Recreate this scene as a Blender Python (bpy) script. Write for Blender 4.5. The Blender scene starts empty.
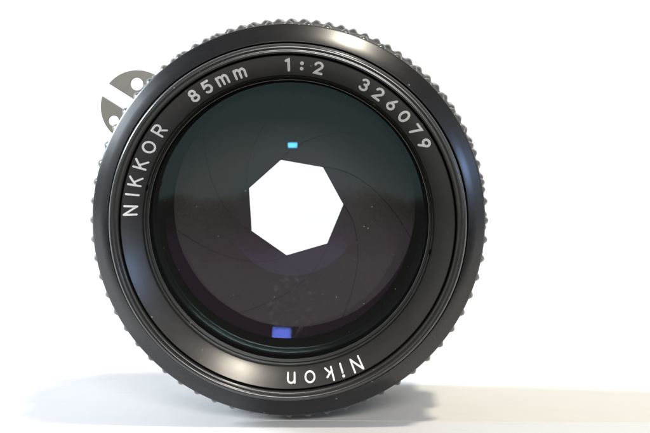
import bpy, bmesh, math, random
from mathutils import Vector, Matrix, Euler
random.seed(7)
PI = math.pi
sc = bpy.context.scene
COL = sc.collection
U = 0.001 / 6.35          # lens drawings are dimensioned in 1/6.35 mm steps
AX = 203.6                # height of the optical axis over the table, same steps
D = 2222.0

# ------------------------------------------------------------------ camera
cam_d = bpy.data.cameras.new('camera')
cam = bpy.data.objects.new('camera', cam_d); COL.objects.link(cam)
rot = Euler((math.radians(90 - 4.57), 0, math.radians(1.06)), 'XYZ')
cam.rotation_euler = rot
mr = rot.to_matrix()
right, up, fwd = mr @ Vector((1, 0, 0)), mr @ Vector((0, 1, 0)), mr @ Vector((0, 0, -1))
front_centre = Vector((0, 0, AX * U))
cam.location = front_centre - U * (D * fwd - 36.5 * right - 4.5 * up)
cam_d.sensor_width = 36; cam_d.lens = D / 650 * 36
cam_d.clip_start = 0.01; cam_d.clip_end = 20
cam_d.dof.use_dof = True; cam_d.dof.focus_distance = (D - 5) * U; cam_d.dof.aperture_fstop = 95
sc.camera = cam

# ------------------------------------------------------------------ world (dim room) and lamps
w = bpy.data.worlds.new('World'); sc.world = w; w.use_nodes = True
nt = w.node_tree; nt.nodes.clear()
out = nt.nodes.new('ShaderNodeOutputWorld'); bg = nt.nodes.new('ShaderNodeBackground')
tc = nt.nodes.new('ShaderNodeTexCoord'); sx = nt.nodes.new('ShaderNodeSeparateXYZ')
nz = nt.nodes.new('ShaderNodeTexNoise'); nz.inputs['Scale'].default_value = 16; nz.inputs['Detail'].default_value = 4
ad = nt.nodes.new('ShaderNodeMath'); ad.operation = 'MULTIPLY_ADD'; ad.inputs[1].default_value = 0.06
cr = nt.nodes.new('ShaderNodeValToRGB')
nt.links.new(tc.outputs['Generated'], sx.inputs[0]); nt.links.new(tc.outputs['Generated'], nz.inputs['Vector'])
nt.links.new(nz.outputs['Fac'], ad.inputs[0]); nt.links.new(sx.outputs['Z'], ad.inputs[2])
af = nt.nodes.new('ShaderNodeMath'); af.operation = 'ADD'; af.inputs[1].default_value = 0.2
nt.links.new(ad.outputs[0], af.inputs[0]); nt.links.new(af.outputs[0], cr.inputs[0])
e = cr.color_ramp.elements
e[0].position = 0.166; e[0].color = (0.035, 0.030, 0.026, 1)
e[1].position = 0.188; e[1].color = (0.44, 0.45, 0.44, 1)
e2 = cr.color_ramp.elements.new(0.178); e2.color = (0.13, 0.10, 0.09, 1)
e3 = cr.color_ramp.elements.new(0.85); e3.color = (0.18, 0.18, 0.18, 1)
e4 = cr.color_ramp.elements.new(0.60); e4.color = (0.45, 0.46, 0.45, 1)
nt.links.new(cr.outputs[0], bg.inputs['Color']); bg.inputs['Strength'].default_value = 1.08
nt.links.new(bg.outputs[0], out.inputs['Surface'])

def lamp(name, d, dist, sx_, sy_, watt, col, target=None):
    L = bpy.data.lights.new(name, 'AREA'); L.shape = 'RECTANGLE'; L.size = sx_; L.size_y = sy_
    L.energy = watt; L.color = col
    o = bpy.data.objects.new(name, L); COL.objects.link(o)
    tgt = target or front_centre
    o.location = tgt + Vector(d).normalized() * dist
    o.rotation_euler = (tgt - o.location).to_track_quat('-Z', 'Y').to_euler()
    return o
def direction(az, el):     # azimuth from the camera side (-Y) towards +X, elevation
    a, e_ = math.radians(az), math.radians(el)
    return (math.sin(a) * math.cos(e_), -math.cos(a) * math.cos(e_), math.sin(e_))
lamp('overhead_lamp', (math.sin(math.radians(18.3)), -0.11, math.cos(math.radians(18.3))), 0.8, 0.09, 0.06, 4.3, (1.0, 0.92, 0.78))
lamp('front_fill', direction(6, 20), 1.2, 0.45, 0.24, 11.5, (1.0, 0.98, 0.95))  # unseen frontal fill, added to brighten the lettering
lamp('left_window', direction(-106, 26), 1.1, 0.24, 0.34, 15.5, (0.80, 0.90, 1.0))
lamp('right_window', direction(77, 13), 1.3, 0.10, 0.20, 1.9, (0.36, 0.56, 1.0))
lamp('front_window', direction(-1.7, 1.98), 1.5, 0.0210, 0.0110, 0.023, (0.15, 0.55, 1.0))

sc.render.engine = 'CYCLES'
sc.view_settings.view_transform = 'Standard'; sc.view_settings.look = 'None'
sc.view_settings.exposure = 0; sc.view_settings.gamma = 1
sc.cycles.transparent_max_bounces = 24; sc.cycles.max_bounces = 10

# ------------------------------------------------------------------ materials
def mat(name, base, rough=0.5, metal=0.0, spec=0.5, coat=0.0, noise=None, bump=None, rvar=0.0):
    m = bpy.data.materials.new(name); m.use_nodes = True
    n = m.node_tree.nodes; l = m.node_tree.links
    p = n['Principled BSDF']
    p.inputs['Base Color'].default_value = (*base, 1); p.inputs['Roughness'].default_value = rough
    p.inputs['Metallic'].default_value = metal; p.inputs['Specular IOR Level'].default_value = spec
    p.inputs['Coat Weight'].default_value = coat; p.inputs['Coat Roughness'].default_value = 0.15
    tc = n.new('ShaderNodeTexCoord')
    if noise:                        # (scale per metre, low factor, high factor)
        t = n.new('ShaderNodeTexNoise'); t.inputs['Scale'].default_value = noise[0]; t.inputs['Detail'].default_value = 5
        l.new(tc.outputs['Object'], t.inputs['Vector'])
        r = n.new('ShaderNodeMapRange'); r.inputs['From Min'].default_value = 0.3; r.inputs['From Max'].default_value = 0.7
        r.inputs['To Min'].default_value = noise[1]; r.inputs['To Max'].default_value = noise[2]
        l.new(t.outputs['Fac'], r.inputs['Value'])
        v = n.new('ShaderNodeVectorMath'); v.operation = 'SCALE'; v.inputs[0].default_value = base
        l.new(r.outputs[0], v.inputs['Scale']); l.new(v.outputs[0], p.inputs['Base Color'])
        if rvar:
            q = n.new('ShaderNodeMapRange'); q.inputs['From Min'].default_value = 0.3; q.inputs['From Max'].default_value = 0.7
            q.inputs['To Min'].default_value = rough - rvar; q.inputs['To Max'].default_value = rough + rvar
            l.new(t.outputs['Fac'], q.inputs['Value']); l.new(q.outputs[0], p.inputs['Roughness'])
    if bump:                         # (scale per metre, strength, distance in metres)
        t = n.new('ShaderNodeTexNoise'); t.inputs['Scale'].default_value = bump[0]; t.inputs['Detail'].default_value = 3
        l.new(tc.outputs['Object'], t.inputs['Vector'])
        b = n.new('ShaderNodeBump'); b.inputs['Strength'].default_value = bump[1]; b.inputs['Distance'].default_value = bump[2]
        l.new(t.outputs['Fac'], b.inputs['Height']); l.new(b.outputs[0], p.inputs['Normal'])
    return m

def turned(name, base, rough, metal, spec, aniso_scale=9000, strength=0.25):
    """black anodised metal with lathe marks: fine concentric relief"""
    m = mat(name, base, rough, metal, spec, noise=(500, 0.92, 1.08), rvar=0.012)
    n = m.node_tree.nodes; l = m.node_tree.links; p = n['Principled BSDF']
    tc = n.new('ShaderNodeTexCoord'); s = n.new('ShaderNodeSeparateXYZ'); l.new(tc.outputs['Object'], s.inputs[0])
    c = n.new('ShaderNodeCombineXYZ'); l.new(s.outputs['X'], c.inputs['X']); l.new(s.outputs['Z'], c.inputs['Y'])
    ln = n.new('ShaderNodeVectorMath'); ln.operation = 'LENGTH'; l.new(c.outputs[0], ln.inputs[0])
    t = n.new('ShaderNodeTexNoise'); t.noise_dimensions = '1D'; t.inputs['Scale'].default_value = aniso_scale; t.inputs['Detail'].default_value = 2
    l.new(ln.outputs['Value'], t.inputs['W'])
    b = n.new('ShaderNodeBump'); b.inputs['Strength'].default_value = strength; b.inputs['Distance'].default_value = 0.00001
    l.new(t.outputs['Fac'], b.inputs['Height']); l.new(b.outputs[0], p.inputs['Normal'])
    vo = n.new('ShaderNodeTexVoronoi'); vo.inputs['Scale'].default_value = 520; l.new(tc.outputs['Object'], vo.inputs['Vector'])
    th = n.new('ShaderNodeMapRange'); th.inputs['From Min'].default_value = 0.10; th.inputs['From Max'].default_value = 0.055
    l.new(vo.outputs['Distance'], th.inputs['Value'])
    sp = n.new('ShaderNodeSeparateColor'); l.new(vo.outputs['Color'], sp.inputs[0])
    gt = n.new('ShaderNodeMath'); gt.operation = 'GREATER_THAN'; gt.inputs[1].default_value = 0.80; l.new(sp.outputs[0], gt.inputs[0])
    ml = n.new('ShaderNodeMath'); ml.operation = 'MULTIPLY'; l.new(th.outputs[0], ml.inputs[0]); l.new(gt.outputs[0], ml.inputs[1])
    m5 = n.new('ShaderNodeMath'); m5.operation = 'MULTIPLY'; m5.inputs[1].default_value = 0.5; l.new(ml.outputs[0], m5.inputs[0])
    mc = n.new('ShaderNodeMix'); mc.data_type = 'RGBA'
    src = p.inputs['Base Color'].links[0].from_socket
    l.new(m5.outputs[0], mc.inputs['Factor']); l.new(src, mc.inputs['A']); mc.inputs['B'].default_value = (0.35, 0.35, 0.33, 1)
    l.new(mc.outputs['Result'], p.inputs['Base Color'])
    return m

M_gloss = turned('gloss_black_enamel', (0.006, 0.006, 0.007), 0.28, 0.0, 0.75, 6000, 0.08)
M_satin = turned('satin_black_anodised', (0.032, 0.031, 0.031), 0.33, 0.0, 0.7, 9000, 0.15)
M_lip = turned('worn_black_anodised', (0.030, 0.030, 0.030), 0.22, 0.0, 0.8)
M_matte = mat('matte_black_paint', (0.005, 0.005, 0.005), 0.8, spec=0.08)
M_inner = turned('inner_black_anodised', (0.016, 0.016, 0.013), 0.35, 0.0, 0.5)
M_rubber = mat('black_rubber', (0.055, 0.052, 0.046), 0.24, spec=1.0, noise=(900, 0.7, 1.4), bump=(6000, 0.3, 0.00003))
M_blade = mat('blued_blade_steel', (0.032, 0.030, 0.027), 0.55, spec=0.12, noise=(4000, 0.8, 1.2), bump=(12000, 0.25, 0.00001))
M_chrome = mat('brushed_metal', (0.21, 0.21, 0.19), 0.36, metal=0.45, noise=(700, 0.95, 1.05), bump=(9000, 0.1, 0.00001))
M_white = mat('white_engraving_paint', (0.90, 0.90, 0.88), 0.6, spec=0.2, noise=(2600, 0.80, 1.0))
M_dust = mat('pale_dust', (0.19, 0.19, 0.18), 0.9, spec=0.1)
M_edge_shade = mat('blade_edge_shade', (0.02, 0.02, 0.02), 0.7, spec=0.1)
M_notch = mat('notch_black', (0.003, 0.003, 0.003), 0.9, spec=0.05)

def coated(name, col, amount, smudge_veil=False):
    m = bpy.data.materials.new(name); m.use_nodes = True
    n = m.node_tree.nodes; l = m.node_tree.links; n.clear()
    o = n.new('ShaderNodeOutputMaterial'); mx = n.new('ShaderNodeMixShader'); tr = n.new('ShaderNodeBsdfTransparent')
    g = n.new('ShaderNodeBsdfGlossy'); g.inputs['Roughness'].default_value = 0.004; g.inputs['Color'].default_value = (*col, 1)
    lw = n.new('ShaderNodeLayerWeight'); lw.inputs['Blend'].default_value = 0.15
    ma = n.new('ShaderNodeMath'); ma.operation = 'MULTIPLY_ADD'; ma.inputs[1].default_value = 0.04; ma.inputs[2].default_value = amount
    l.new(lw.outputs['Facing'], ma.inputs[0])
    pw = n.new('ShaderNodeMath'); pw.operation = 'POWER'; pw.inputs[1].default_value = 3
    l.new(lw.outputs['Facing'], pw.inputs[0]); l.new(pw.outputs[0], ma.inputs[0])
    l.new(ma.outputs[0], mx.inputs[0]); l.new(tr.outputs[0], mx.inputs[1]); l.new(g.outputs[0], mx.inputs[2])
    last = mx
    if smudge_veil:
        # grease smudge: a noise-broken ring low on the glass; even veil added to lighten dark glass
        tc = n.new('ShaderNodeTexCoord')
        sub = n.new('ShaderNodeVectorMath'); sub.operation = 'SUBTRACT'; sub.inputs[1].default_value = (2 * U, 40 * U, -88 * U)
        l.new(tc.outputs['Object'], sub.inputs[0])
        sc_ = n.new('ShaderNodeVectorMath'); sc_.operation = 'MULTIPLY'; sc_.inputs[1].default_value = (1, 0, 0.8)
        l.new(sub.outputs[0], sc_.inputs[0])
        t = n.new('ShaderNodeTexNoise'); t.inputs['Scale'].default_value = 1200; t.inputs['Detail'].default_value = 6
        l.new(tc.outputs['Object'], t.inputs['Vector'])
        le = n.new('ShaderNodeVectorMath'); le.operation = 'LENGTH'; l.new(sc_.outputs[0], le.inputs[0])
        r = n.new('ShaderNodeValToRGB'); l.new(le.outputs['Value'], r.inputs[0])
        mul = n.new('ShaderNodeMath'); mul.operation = 'MULTIPLY'; mul.inputs[1].default_value = 1 / (34 * U)
        l.new(le.outputs['Value'], mul.inputs[0]); l.new(mul.outputs[0], r.inputs[0])
        k = r.color_ramp.elements; k[0].position = 0.0; k[0].color = (0.25,) * 3 + (1,); k[1].position = 0.85; k[1].color = (0, 0, 0, 1)
        kk = r.color_ramp.elements.new(0.5); kk.color = (0.45,) * 3 + (1,)
        kk = r.color_ramp.elements.new(0.62); kk.color = (1,) * 3 + (1,)
        nr = n.new('ShaderNodeMapRange'); nr.inputs['From Min'].default_value = 0.48; nr.inputs['From Max'].default_value = 0.75
        l.new(t.outputs['Fac'], nr.inputs['Value'])
        m2 = n.new('ShaderNodeMath'); m2.operation = 'MULTIPLY'; l.new(r.outputs[0], m2.inputs[0]); l.new(nr.outputs[0], m2.inputs[1])
        m3 = n.new('ShaderNodeMath'); m3.operation = 'MULTIPLY_ADD'; m3.inputs[1].default_value = 0.08; m3.inputs[2].default_value = 0.012
        l.new(m2.outputs[0], m3.inputs[0])
        df = n.new('ShaderNodeBsdfDiffuse'); df.inputs['Color'].default_value = (0.5, 0.5, 0.48, 1)
        m4 = n.new('ShaderNodeMixShader'); l.new(m3.outputs[0], m4.inputs[0]); l.new(mx.outputs[0], m4.inputs[1]); l.new(df.outputs[0], m4.inputs[2])
        last = m4
    l.new(last.outputs[0], o.inputs['Surface'])
    return m
M_g1 = coated('cyan_coated_glass', (0.56, 0.88, 0.90), 0.058, True)
M_gA = coated('rose_coated_glass', (0.88, 0.74, 0.88), 0.031)
M_gB = coated('violet_coated_glass', (0.55, 0.42, 1.0), 0.060)
M_gC = coated('indigo_coated_glass', (1.0, 0.44, 1.0), 0.022)

# ------------------------------------------------------------------ helpers
def link(name, bm, m, parent=None, smooth=True, angle=35):
    me = bpy.data.meshes.new(name)
    bmesh.ops.recalc_face_normals(bm, faces=bm.faces) if bm.faces else None
    bm.to_mesh(me); bm.free(); me.materials.append(m)
    if smooth:
        for p in me.polygons: p.use_smooth = True
        try: me.set_sharp_from_angle(angle=math.radians(angle))
        except Exception: pass
    o = bpy.data.objects.new(name, me); COL.objects.link(o)
    if parent: o.parent = parent
    return o
def P(r, a, z):            # a clockwise from top seen from the camera; lens frame: axis = local +Y, units steps
    return Vector((r * math.sin(a) * U, z * U, r * math.cos(a) * U))
def revolve(prof, n=256, closed=True, fn=None, n_each=None):
    bm = bmesh.new(); rings = []
    for j, (r, z) in enumerate(prof):
        ring = []
        for i in range(n):
            a = 2 * PI * i / n
            rr = r if fn is None else fn(r, z, a, j)
            ring.append(bm.verts.new(P(rr, a, z)))
        rings.append(ring)
    m = len(prof)
    for j in range(m if closed else m - 1):
        A, B = rings[j], rings[(j + 1) % m]
        for i in range(n):
            bm.faces.new((A[i], A[(i + 1) % n], B[(i + 1) % n], B[i]))
    return bm
def rounded(pts, rad, n=4):
    """round every corner of a closed profile"""
    out = []; N = len(pts)
    for i in range(N):
        p, a, b = Vector(pts[i]), Vector(pts[i - 1]), Vector(pts[(i + 1) % N])
        da, db = (a - p), (b - p); rr = min(rad, da.length * .4, db.length * .4)
        s, t = p + da.normalized() * rr, p + db.normalized() * rr
        for k in range(n + 1):
            u = k / n
            q = s * (1 - u) ** 2 + p * 2 * u * (1 - u) + t * u ** 2
            out.append((q.x, q.y))
    return out

# ------------------------------------------------------------------ setting: white sweep
bm = bmesh.new()
X = 0.75
prof = [(-0.0145, -0.012), (-0.0145, -0.0012), (-0.0133, 0.0)]
prof += [(-0.0133 + (0.40 + 0.0133) * i / 12, 0.0) for i in range(1, 13)]
for i in range(1, 17):
    a = PI / 2 * i / 16
    prof.append((0.40 + 0.15 * math.sin(a), 0.15 - 0.15 * math.cos(a)))
prof += [(0.55, 0.8)]
prof += [(0.562, 0.8), (0.562, 0.15)] + [(0.40 + 0.162 * math.sin(PI/2*(1-i/8)), 0.15 - 0.162 * math.cos(PI/2*(1-i/8))) for i in range(1, 9)]
L_ = [bm.verts.new((-X, y, z)) for y, z in prof]; R_ = [bm.verts.new((X, y, z)) for y, z in prof]
N = len(prof)
for i in range(N):
    bm.faces.new((L_[i], R_[i], R_[(i + 1) % N], L_[(i + 1) % N]))
bm.faces.new(L_); bm.faces.new(list(reversed(R_)))
M_sweep = mat('white_painted_board', (0.755, 0.755, 0.758), 0.55, spec=0.3, noise=(60, 0.985, 1.0), bump=(260, 0.12, 0.0006))
# thin scratches on the board
n = M_sweep.node_tree.nodes; l = M_sweep.node_tree.links; p = n['Principled BSDF']
src = p.inputs['Base Color'].links[0].from_socket
tcn = n.new('ShaderNodeTexCoord'); mp = n.new('ShaderNodeMapping'); mp.inputs['Scale'].default_value = (40, 420, 40)
l.new(tcn.outputs['Object'], mp.inputs[0])
tt = n.new('ShaderNodeTexNoise'); tt.inputs['Scale'].default_value = 1.0; tt.inputs['Detail'].default_value = 8; tt.inputs['Roughness'].default_value = 0.7
l.new(mp.outputs[0], tt.inputs['Vector'])
rr = n.new('ShaderNodeMapRange'); rr.inputs['From Min'].default_value = 0.62; rr.inputs['From Max'].default_value = 0.70
rr.inputs['To Min'].default_value = 1.0; rr.inputs['To Max'].default_value = 0.80
l.new(tt.outputs['Fac'], rr.inputs['Value'])
vv = n.new('ShaderNodeVectorMath'); vv.operation = 'SCALE'; l.new(src, vv.inputs[0]); l.new(rr.outputs[0], vv.inputs['Scale'])
l.new(vv.outputs[0], p.inputs['Base Color'])
o = link('tabletop', bm, M_sweep, smooth=True); o['kind'] = 'structure'
o['label'] = 'white board under the camera lens, curving up into the white background'

# thin cream strip right of the lens: dimmer, warmer light painted as colour
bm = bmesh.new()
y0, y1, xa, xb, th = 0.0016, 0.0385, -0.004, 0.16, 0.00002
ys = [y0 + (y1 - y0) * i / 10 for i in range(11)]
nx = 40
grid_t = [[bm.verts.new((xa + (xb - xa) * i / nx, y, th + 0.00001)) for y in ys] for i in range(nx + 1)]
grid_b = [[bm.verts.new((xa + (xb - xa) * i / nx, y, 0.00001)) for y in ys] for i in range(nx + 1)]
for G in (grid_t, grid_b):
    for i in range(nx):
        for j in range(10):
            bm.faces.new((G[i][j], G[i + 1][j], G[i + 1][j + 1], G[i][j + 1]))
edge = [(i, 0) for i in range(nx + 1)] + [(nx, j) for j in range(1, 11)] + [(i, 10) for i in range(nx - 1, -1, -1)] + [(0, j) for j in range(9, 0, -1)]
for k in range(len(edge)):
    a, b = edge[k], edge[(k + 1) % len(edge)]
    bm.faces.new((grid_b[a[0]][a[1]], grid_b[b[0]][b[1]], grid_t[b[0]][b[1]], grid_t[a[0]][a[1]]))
M_cream = mat('dim_light_cream', (0.745, 0.735, 0.69), 0.8, spec=0.15, noise=(150, 0.97, 1.0), bump=(1500, 0.15, 0.0001))
o = link('dim_light_strip', bm, M_cream, smooth=False)
o['label'] = 'flat cream strip painting a band of dimmer light on the white board, running right from under the lens'; o['category'] = 'paper'

# ------------------------------------------------------------------ the lens
lens = bpy.data.objects.new('camera_lens', None); COL.objects.link(lens)
lens.location = (0, 100 * U, 0)
lens['label'] = 'black camera lens with coated glass and seven sided aperture standing on its rim'
lens['category'] = 'camera lens'
def part(name, bm, m, parent=None, smooth=True, angle=35):
    o = link(name, bm, m, None, smooth, angle)
    if parent is None:
        o.parent = lens; o.location = (0, -100 * U, AX * U)
    else:
        o.parent = parent
    return o

# front ring: glossy cone with a scalloped collar behind it
def scallop(r, z, a, j):
    return r
NB = 64
prof = rounded([(196.6, 0), (195.2, -1.6), (187.3, -8.8), (179.3, -15.6), (177.8, -13), (177.8, 6), (196, 6)], 1.0, 3)
fr = part('front_ring', revolve(prof, 288), M_gloss)
# scalloped collar: 64 small bumps that run round just behind the cone
def bumps(r, z, a, j):
    if r < 194: return r
    c = max(0.0, (math.cos(NB * a) + 0.1) / 1.1) ** 0.7
    zz = max(0.0, 1 - abs(z - 9.5) / 8.0)
    return r + 4.6 * c * zz ** 0.5 - 0.5
prof = [(186, 2.2), (194.5, 2.2), (195.3, 3.2), (195.6, 5.0), (195.8, 7), (196.0, 9.5), (195.8, 12), (195.6, 14.5), (195.0, 16.8), (193, 18.5), (186, 18.5)]
part('scalloped_collar', revolve(prof, NB * 20, fn=bumps), M_rubber)

# smooth barrel behind the collar
part('barrel', revolve(rounded([(150, 18), (192, 18), (192.5, 78), (150, 78)], 1, 2), 192), M_satin)

# rubber grip: four rows of small blocks
NG = 96
rows = [84, 100, 116, 132, 148, 164]
def grip(r, z, a, j):
    if r < 195: return r
    row = min(range(len(rows)), key=lambda q: abs(z - rows[q]))
    ph = 0.0
    c = (max(0.0, math.cos(NG * a) + 0.7) / 1.7) ** 0.75
    zz = max(0.0, 1 - abs(z - rows[row]) / 7.6) ** 0.45
    return r + 3.4 * c * zz
zs = []
for q in rows: zs += [q - 7.8, q - 6, q - 3.5, q, q + 3.5, q + 6]
zs.append(rows[-1] + 7.8)
prof = [(186, 74.5), (198.5, 74.5)] + [(199.4, z) for z in zs] + [(198, zs[-1] + 3), (186, zs[-1] + 3)]
part('rubber_grip', revolve(prof, NG * 14, fn=grip), M_rubber)

# scale barrel, aperture ring, mount
part('scale_barrel', revolve(rounded([(160, 175), (186, 175), (184, 202), (160, 202)], 1, 2), 192), M_satin)
def ap(r, z, a, j):
    return r - (2.2 if (math.cos(42 * a) > 0.55 and r > 180 and 212 < z < 234) else 0)
part('aperture_ring', revolve([(150, 203), (182, 203), (185, 205), (185, 211), (185, 213), (185, 233), (185, 235), (183, 238), (150, 238)], 42 * 10, fn=ap), M_satin)
part('lens_mount', revolve(rounded([(118, 238.5), (164, 238.5), (164, 252), (150, 252), (150, 276), (118, 276)], 1, 2), 192), M_chrome)
part('rear_barrel', revolve(rounded([(104, 196), (150, 196), (150, 236), (112, 236), (112, 284), (104, 284)], 1, 2), 160), M_matte)

# lip: rounded filter rim with a fine step
lp = [(177.2, -24), (176.9, -29), (175.4, -31.8), (173.4, -32.6), (171.8, -32.0), (171.2, -30.6), (170.4, -30.6), (169.6, -31.2), (168.4, -31.0), (167.4, -29.5), (166.9, -26), (166.9, -10), (177.2, -10)]
part('filter_rim', revolve(lp, 288), M_lip, angle=50)
part('rim_wall', revolve([(177.0, -9.8), (177.7, -9.8), (177.7, 5.5), (166, 5.5), (166, -9.8)], 192), M_matte)

# name ring: shallow funnel carrying the engraving
RO, ZO, RI, ZI = 165.2, -29.8, 145.8, -11.2
prof = [(RO, ZO + 4), (RO, ZO + 0.9), (RO - .7, ZO)]
for i in range(1, 8):
    u = i / 8; prof.append((RO - .7 + (RI + .7 - RO + .7) * u, ZO + (ZI - ZO) * u - 0.9 * math.sin(PI * u) * .6))
prof += [(RI + .7, ZI), (RI, ZI + .9), (RI, ZI + 6), (150, ZI + 10), (RO, ZI + 10)]
name_ring = part('name_ring', revolve(prof, 288), M_satin)
def zsurf(r):
    u = (RO - .7 - r) / (RO - RI - 1.4)
    return ZO + (ZI - ZO) * u - 0.54 * math.sin(PI * min(1, max(0, u)))

# inner stepped barrel down to the glass
prof = [(145.6, -7.5), (144.9, -8.5), (144.0, -7.0), (144.0, 6), (143.2, 7.5), (141.0, 8.5), (140.6, 10), (141.8, 14), (142.0, 20), (146, 20), (146, -7.5)]
ib = part('inner_barrel', revolve(prof, 256), M_inner, angle=30)
part('glass_cell', revolve([(146, 20.3), (142.0, 20.3), (141.9, 38), (141.2, 41), (141.2, 182), (146, 182)], 256), M_matte, angle=30)
part('retaining_ring', revolve([(141.7, 29), (140.4, 30.5), (139.6, 33), (139.9, 40), (141.0, 40)], 256), M_matte)
part('baffle_tube', revolve([(140.9, 44), (140.9, 196), (128, 196), (128, 190.5), (130.6, 190.5), (130.6, 178), (136.2, 112), (136.2, 92), (139.8, 86), (139.8, 44)], 192), M_matte)
# two spanner notches in the inner ring
for ang in (-76.5, 102):
    bm = bmesh.new(); a = math.radians(ang)
    bmesh.ops.create_cube(bm, size=1)
    bmesh.ops.bevel(bm, geom=bm.edges[:], offset=0.12, segments=1, affect='EDGES')
    for v in bm.verts:
        v.co = Vector((v.co.x * 5.5 * U, v.co.y * 2.5 * U, v.co.z * 3.0 * U))
    mt = Matrix.Translation(P(145.0, a, -8.3)) @ Matrix.Rotation(a, 4, 'Y')
    bmesh.ops.transform(bm, matrix=mt, verts=bm.verts)
    part('spanner_notch', bm, M_notch, smooth=False)

# glass elements
def cap(rmax, R, zv, toward, nr=28, n=160, thick=0):
    """spherical cap; toward=+1: bulges to the camera (vertex nearest), -1: dished"""
    bm = bmesh.new()
    sag = lambda r: R - math.sqrt(R * R - r * r)
    c = bm.verts.new(P(0, 0, zv)); prev = None
    for j in range(1, nr + 1):
        r = rmax * j / nr
        ring = [bm.verts.new(P(r, 2 * PI * i / n, zv + toward * sag(r))) for i in range(n)]
        for i in range(n):
            if prev is None: bm.faces.new((c, ring[i], ring[(i + 1) % n]))
            else: bm.faces.new((prev[i], ring[i], ring[(i + 1) % n], prev[(i + 1) % n]))
        prev = ring
    return bm
RF = 2000
front_el = part('front_element', cap(139.5, RF, 30, +1), M_g1, angle=180)
part('second_element', cap(114.5, 1600, 76, -1), M_gA, angle=180)
el3 = part('third_element', cap(129.3, 1562, 96, -1), M_gC, angle=180)
el3.rotation_euler = (math.radians(-0.6), 0, 0)
el3.location.x -= 3 * U
part('fourth_element', cap(70, 1600, 142, -1), M_gB, angle=180)

# dust on the front element
bm = bmesh.new()
sag = lambda r: RF - math.sqrt(RF * RF - r * r)
def speck(x, y, s):
    r = math.hypot(x, y); a0 = random.random() * 6
    vs = []
    for k in range(6):
        q = a0 + k * PI / 3; rr_ = s * random.uniform(0.6, 1.2)
        xx, yy = x + rr_ * math.cos(q), y + rr_ * math.sin(q)
        vs.append(bm.verts.new(Vector((xx * U, (30 + sag(math.hypot(xx, yy)) - 0.35) * U, yy * U))))
    bm.faces.new(vs)
for (px, py, s) in [(366, 226, .9), (370, 228, 1.0), (275, 298, .6), (233, 296, .5), (338, 298, .8), (324, 295, .5), (366, 305, .7), (218, 236, .6),
                    (246, 190, .7), (374, 206, .6), (398, 290, .5), (276, 80.0, .7), (347, 96, .6), (196, 206, .5), (359, 242, .5), (305, 96, .4)]:
    speck(px - 290.5, 218 - py, s)
for k in range(70):
    a = random.random() * 2 * PI; r = 132 * math.sqrt(random.random())
    if r < 62: continue
    speck(r * math.cos(a), r * math.sin(a), random.choice([.18, .22, .28, .35]))
d = part('dust_specks', bm, M_dust, front_el, smooth=False); d['kind'] = 'stuff'

# diaphragm: seven blades, each with one straight edge on the opening and an arc beyond it
KAP = D / (D + 186)
TAB = [(49.0, 0), (56, -10.5), (63, -20.7), (70, -30), (79, -40), (92, -52), (107, -62.5), (123.5, -71.5), (137, -77)]
TAB = [(r / KAP, d_) for r, d_ in TAB]
def dth(r):
    if r <= TAB[0][0]: return 0.0
    for (r0, d0), (r1, d1) in zip(TAB, TAB[1:]):
        if r <= r1: return d0 + (d1 - d0) * (r - r0) / (r1 - r0)
    return TAB[-1][1]
# smooth the table through a fine cubic fit
def dsm(r):
    h = 4.0
    return sum(dth(max(TAB[0][0], r + k * h)) - (0 if r + k * h > TAB[0][0] else 0) for k in (-1, 0, 1)) / 3 if r > TAB[0][0] + h else dth(r)
RV = TAB[0][0]; STEP = 2 * PI / 7
for b in range(7):
    bm = bmesh.new(); th0 = math.radians(208.9) + STEP * b
    NS, NT = 14, 30; SMAX = 1.16
    G = {}
    for side in (0, 1):
        for si in range(NS + 1):
            s = 0.0 if si == 0 else (0.008 if si == 1 else SMAX * (si - 1) / (NS - 1))
            off = (s - 0.5) * STEP
            rin = RV * math.cos(STEP / 2) / math.cos(off)
            for t in range(NT + 1):
                u = (t / NT) ** 1.3
                r = rin + (139 - rin) * u
                q = RV + (139 - RV) * u
                th = th0 + s * STEP + math.radians(dsm(q))
                z = 186 - 3.6 * (1 - s) + (0.7 if side else 0) + (1.6 if si == 0 and not side else 0)+ (2.0 if si == 0 and side else 0)
                G[side, si, t] = bm.verts.new(Vector((r * math.cos(th) * U, z * U, r * math.sin(th) * U)))
    for side in (0, 1):
        for si in range(NS):
            for t in range(NT):
                bm.faces.new((G[side, si, t], G[side, si + 1, t], G[side, si + 1, t + 1], G[side, si, t + 1]))
    rim = [(si, 0) for si in range(NS + 1)] + [(NS, t) for t in range(1, NT + 1)] + [(si, NT) for si in range(NS - 1, -1, -1)] + [(0, t) for t in range(NT - 1, 0, -1)]
    for k in range(len(rim)):
        a_, b_ = rim[k], rim[(k + 1) % len(rim)]
        bm.faces.new((G[0, a_[0], a_[1]], G[0, b_[0], b_[1]], G[1, b_[0], b_[1]], G[1, a_[0], a_[1]]))
    bl = part('aperture_blade', bm, M_blade, smooth=True, angle=30)
    bl.data.materials.append(M_edge_shade)      # chamfer darkened to paint the shadow line between blades
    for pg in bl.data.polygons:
        if pg.index < NT: pg.material_index = 1

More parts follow.
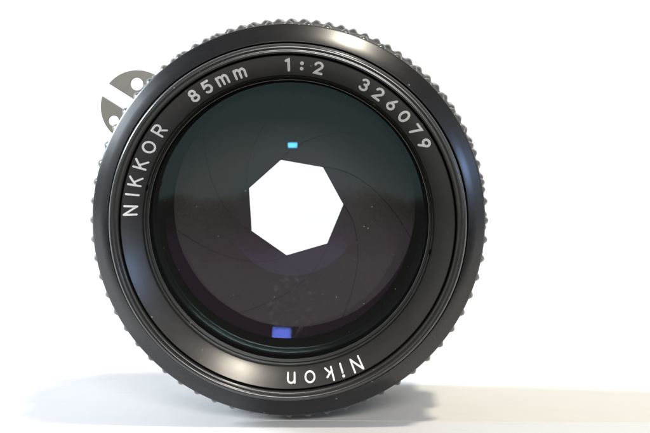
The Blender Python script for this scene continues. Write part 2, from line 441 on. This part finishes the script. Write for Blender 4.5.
# meter coupling fork (two prongs with a hole each) on the aperture ring
KE = D / (D + 212)
VP = (366, 39)
def real(px, py):     # drawing coordinates of the fork, measured on the axis frame
    x = VP[0] + (px - VP[0]) / KE - 288.5; y = VP[1] + (py - VP[1]) / KE - 221
    return Vector((x, -y))
C0 = real(138, 107); RC = 36.5 / KE
rad_dir = Vector((C0.x, C0.y)).normalized(); tan_dir = Vector((-rad_dir.y, rad_dir.x))
ea = part('coupling_fork', bmesh.new(), M_chrome, smooth=False)
def prong(side, hole_px, hr):
    hc = real(*hole_px); hr = hr / KE
    sw = 7.0 / KE
    # outline: from slot mouth along the arc to the barrel, back along the slot
    slot_c = Vector((0, 0)) + rad_dir * 0
    pts = []
    base_c = C0 + (real(108, 91) - C0).project(tan_dir)
    ang_out = math.atan2(rad_dir.y, rad_dir.x)
    sgn = side
    toff = (real(108, 91) - C0).dot(tan_dir)
    # mouth point on the circle at tangential offset toff + sgn*sw
    t0 = toff + sgn * sw
    n_arc = 40
    a_start = math.asin(t0 / RC); a_end = sgn * math.radians(125)
    for k in range(n_arc + 1):
        a = a_start + (a_end - a_start) * k / n_arc
        pts.append(C0 + rad_dir * (RC * math.cos(a)) + tan_dir * (RC * math.sin(a)))
    lastp = pts[-1]
    low = (lastp - C0).dot(rad_dir)
    for k in range(1, 7):
        tt_ = (lastp - C0).dot(tan_dir) * (1 - k / 6) + t0 * k / 6
        pts.append(C0 + rad_dir * low + tan_dir * tt_)
    # hole
    NH = 28
    hole = [hc + Vector((math.cos(2 * PI * k / NH), math.sin(2 * PI * k / NH))) * hr for k in range(NH)]
    bm = bmesh.new()
    TH = 5.0
    z0 = 208
    def tov(p, z): return Vector((p.x * U, z * U, p.y * U))
    layers = []
    for z in (z0, z0 + TH):
        vo = [bm.verts.new(tov(p, z)) for p in pts]; vh = [bm.verts.new(tov(p, z)) for p in hole]
        eo = [bm.edges.new((vo[i], vo[(i + 1) % len(vo)])) for i in range(len(vo))]
        eh = [bm.edges.new((vh[i], vh[(i + 1) % NH])) for i in range(NH)]
        bmesh.ops.triangle_fill(bm, use_beauty=True, edges=eo + eh)
        layers.append((vo, vh))
    for q in (0, 1):
        A, B = layers[0][q], layers[1][q]
        for i in range(len(A)):
            bm.faces.new((A[i], A[(i + 1) % len(A)], B[(i + 1) % len(A)], B[i]))
    o = part('prong', bm, M_chrome, ea, smooth=False)
    bv = o.modifiers.new('bevel', 'BEVEL'); bv.width = 0.7 * U; bv.segments = 2; bv.limit_method = 'ANGLE'; bv.angle_limit = math.radians(60)
prong(-1, (137.8, 84.3), 6.3)
prong(+1, (114.5, 121), 5.2)
# base plate of the fork, riveted to the aperture ring
bm = bmesh.new()
aC = math.atan2(rad_dir.x, rad_dir.y)
prof_ = [(183.5, 206), (186.8, 206), (186.8, 232), (183.5, 232)]
vs = []
for k in range(17):
    a = aC + math.radians(-11 + 22 * k / 16)
    vs.append([bm.verts.new(P(r, a, z)) for r, z in prof_])
for k in range(16):
    for j in range(4):
        bm.faces.new((vs[k][j], vs[k + 1][j], vs[k + 1][(j + 1) % 4], vs[k][(j + 1) % 4]))
bm.faces.new(vs[0]); bm.faces.new(list(reversed(vs[-1])))
part('fork_base', bm, M_chrome, ea, smooth=False)

# ------------------------------------------------------------------ engraving: single-stroke letters bent onto the name ring
def arc(cx, cy, rx, ry, a0, a1, n=14):
    return [(cx + rx * math.cos(math.radians(a0 + (a1 - a0) * k / n)), cy + ry * math.sin(math.radians(a0 + (a1 - a0) * k / n))) for k in range(n + 1)]
G_ = {
 'N': [[(-.36, 0), (-.36, 1)], [(-.36, 1), (.36, 0)], [(.36, 0), (.36, 1)]],
 'I': [[(0, 0), (0, 1)]],
 'K': [[(-.32, 0), (-.32, 1)], [(-.32, .36), (.34, 1)], [(-.08, .58), (.38, 0)]],
 'O': [arc(0, .5, .46, .5, 90, 450, 32)],
 'R': [[(-.32, 0), (-.32, 1)], [(-.32, 1), (.06, 1)] + arc(.06, .735, .27, .265, 90, -90, 14) + [(-.32, .47)], [(.03, .47), (.36, 0)]],
 '8': [arc(0, .755, .23, .245, -90, 270, 26), arc(0, .26, .29, .26, 90, 450, 26)],
 '5': [[(.27, 1), (-.2, 1), (-.27, .56)] + arc(-.02, .325, .31, .325, 128, -140, 20)],
 'm': [[(-.46, 0), (-.46, .72)], [(-.46, .42)] + arc(-.23, .46, .22, .26, 165, 0, 12) + [(-.01, 0)], [(-.01, .42)] + arc(.22, .46, .22, .26, 165, 0, 12) + [(.44, 0)]],
 '1': [[(-.2, .90), (.03, 1), (.03, 0)]],
 ':': [arc(0, .22, .05, .05, 90, 450, 10), arc(0, .74, .05, .05, 90, 450, 10)],
 '2': [arc(0, .71, .29, .29, 165, -32, 16) + [(-.30, 0), (.33, 0)]],
 '3': [arc(-.02, .76, .25, .24, 155, -80, 15), arc(-.02, .27, .30, .27, 88, -155, 18)],
 '6': [[(.14, 1), (-.22, .46)] , arc(0, .29, .28, .29, 0, 360, 28)],
 '0': [arc(0, .5, .32, .5, 90, 450, 30)],
 '7': [[(-.3, 1), (.31, 1), (-.1, 0)]],
 '9': [[(-.14, 0), (.22, .54)], arc(0, .71, .28, .29, 180, 540, 28)],
 'i': [[(0, 0), (0, .68)], arc(0, .93, .04, .04, 90, 450, 10)],
 'k': [[(-.24, 0), (-.24, 1)], [(-.24, .26), (.24, .68)], [(-.06, .42), (.28, 0)]],
 'o': [arc(0, .35, .34, .35, 90, 450, 28)],
 'n': [[(-.27, 0), (-.27, .70)], [(-.27, .38)] + arc(0, .42, .27, .28, 165, 0, 14) + [(.27, 0)]],
}
def letter(ch, ang, h, wd, r0, xs=1.0):
    wd *= (1.15 if abs(ang) < 62 else 1.12)
    bm = bmesh.new()
    for si, pl in enumerate(G_[ch]):
        pts = [(x * h * xs, y * h) for x, y in pl]
        closed = math.hypot(pts[0][0] - pts[-1][0], pts[0][1] - pts[-1][1]) < 1e-4 and len(pts) > 4
        if closed: pts = pts[:-1]
        # subdivide long straight runs so they follow the curve of the ring
        q = []
        for i in range(len(pts) if closed else len(pts) - 1):
            a, b = pts[i], pts[(i + 1) % len(pts)]
            m = max(1, int(math.hypot(b[0] - a[0], b[1] - a[1]) / 1.6))
            for k in range(m): q.append((a[0] + (b[0] - a[0]) * k / m, a[1] + (b[1] - a[1]) * k / m))
        if not closed: q.append(pts[-1])
        n = len(q); L, R = [], []
        for i in range(n):
            if closed: a, b = q[i - 1], q[(i + 1) % n]; p0, p1 = (q[i][0]-a[0], q[i][1]-a[1]), (b[0]-q[i][0], b[1]-q[i][1])
            else:
                p0 = (q[i][0]-q[max(0,i-1)][0], q[i][1]-q[max(0,i-1)][1]); p1 = (q[min(n-1,i+1)][0]-q[i][0], q[min(n-1,i+1)][1]-q[i][1])
                if i == 0: p0 = p1
                if i == n - 1: p1 = p0
            d0 = Vector(p0).normalized(); d1 = Vector(p1).normalized()
            t = (d0 + d1); t = t.normalized() if t.length > 1e-6 else d0
            nn = Vector((-t.y, t.x)); c = max(0.55, nn.dot(Vector((-d0.y, d0.x))))
            w2 = wd / 2 / c
            L.append(Vector(q[i]) + nn * w2); R.append(Vector(q[i]) - nn * w2)
        def cp(i, sgn):
            t = (Vector(q[i]) - Vector(q[i - sgn * -1] if False else q[i + (1 if i == 0 else -1)])).normalized()
            return t
        outl = None
        def mv(p):
            r = r0 + p.y; a = math.radians(ang) + p.x / (r0 + h * .5)
            return bm.verts.new(P(r, a, zsurf(r) - 0.16 - 0.05 * si))
        VL = [mv(p) for p in L]; VR = [mv(p) for p in R]
        for i in range(n if closed else n - 1):
            j = (i + 1) % n
            bm.faces.new((VL[i], VL[j], VR[j], VR[i]))
        if not closed:
            for i in (0, n - 1):
                t = cp(i, 1); base = math.atan2(t.y, t.x)
                if i == 0: a_, b_ = VR[0], VL[0]; s0 = R[0]
                else: a_, b_ = VL[-1], VR[-1]; s0 = L[-1]
                cc = Vector(q[i]); st = math.atan2(s0.y - cc.y, s0.x - cc.x)
                fan = [a_]
                # go from a_ round the tip to b_
                dirn = 1 if ((base - st + PI) % (2 * PI) - PI) > 0 else -1
                for k in range(1, 5):
                    an = st + dirn * PI * k / 5
                    fan.append(mv(cc + Vector((math.cos(an), math.sin(an))) * wd / 2))
                fan.append(b_)
                bm.faces.new(fan)
        elif ch in ':i' and si == len(G_[ch]) - 1 or ch == ':':
            bm.faces.new(VR)
    part('engraved_letter', bm, M_white, name_ring, smooth=False)
R0 = 150.6
for ch, a, h, wd in [
    ('N', -85.6, 11.6, 1.75), ('I', -79.8, 11.6, 1.75), ('K', -74.9, 11.6, 1.75), ('K', -68.4, 11.6, 1.75), ('O', -61.4, 11.2, 1.75), ('R', -54.3, 11.6, 1.75),
    ('8', -36.4, 10.6, 2.1), ('5', -30.6, 10.6, 2.1), ('m', -24.4, 11.4, 2.1), ('m', -17.6, 11.4, 2.1),
    ('1', 0.3, 10.6, 2.3), (':', 5.2, 10.4, 2.3), ('2', 11.3, 10.6, 2.1),
    ('3', 29.1, 10.6, 2.1), ('2', 35.1, 10.6, 2.1), ('6', 41.3, 10.6, 2.1), ('0', 47.5, 10.6, 2.1), ('7', 53.8, 10.6, 2.1), ('9', 59.9, 10.6, 2.1),
    ('N', 154.1, 12.2, 1.6), ('i', 159.9, 12.0, 1.7), ('k', 164.6, 12.0, 1.6), ('o', 171.9, 13.6, 1.6), ('n', 178.8, 12.6, 1.6)]:
    letter(ch, a, h, wd, R0, 1.12 if ch in '2360859' else 1.0)

bpy.context.view_layer.update()
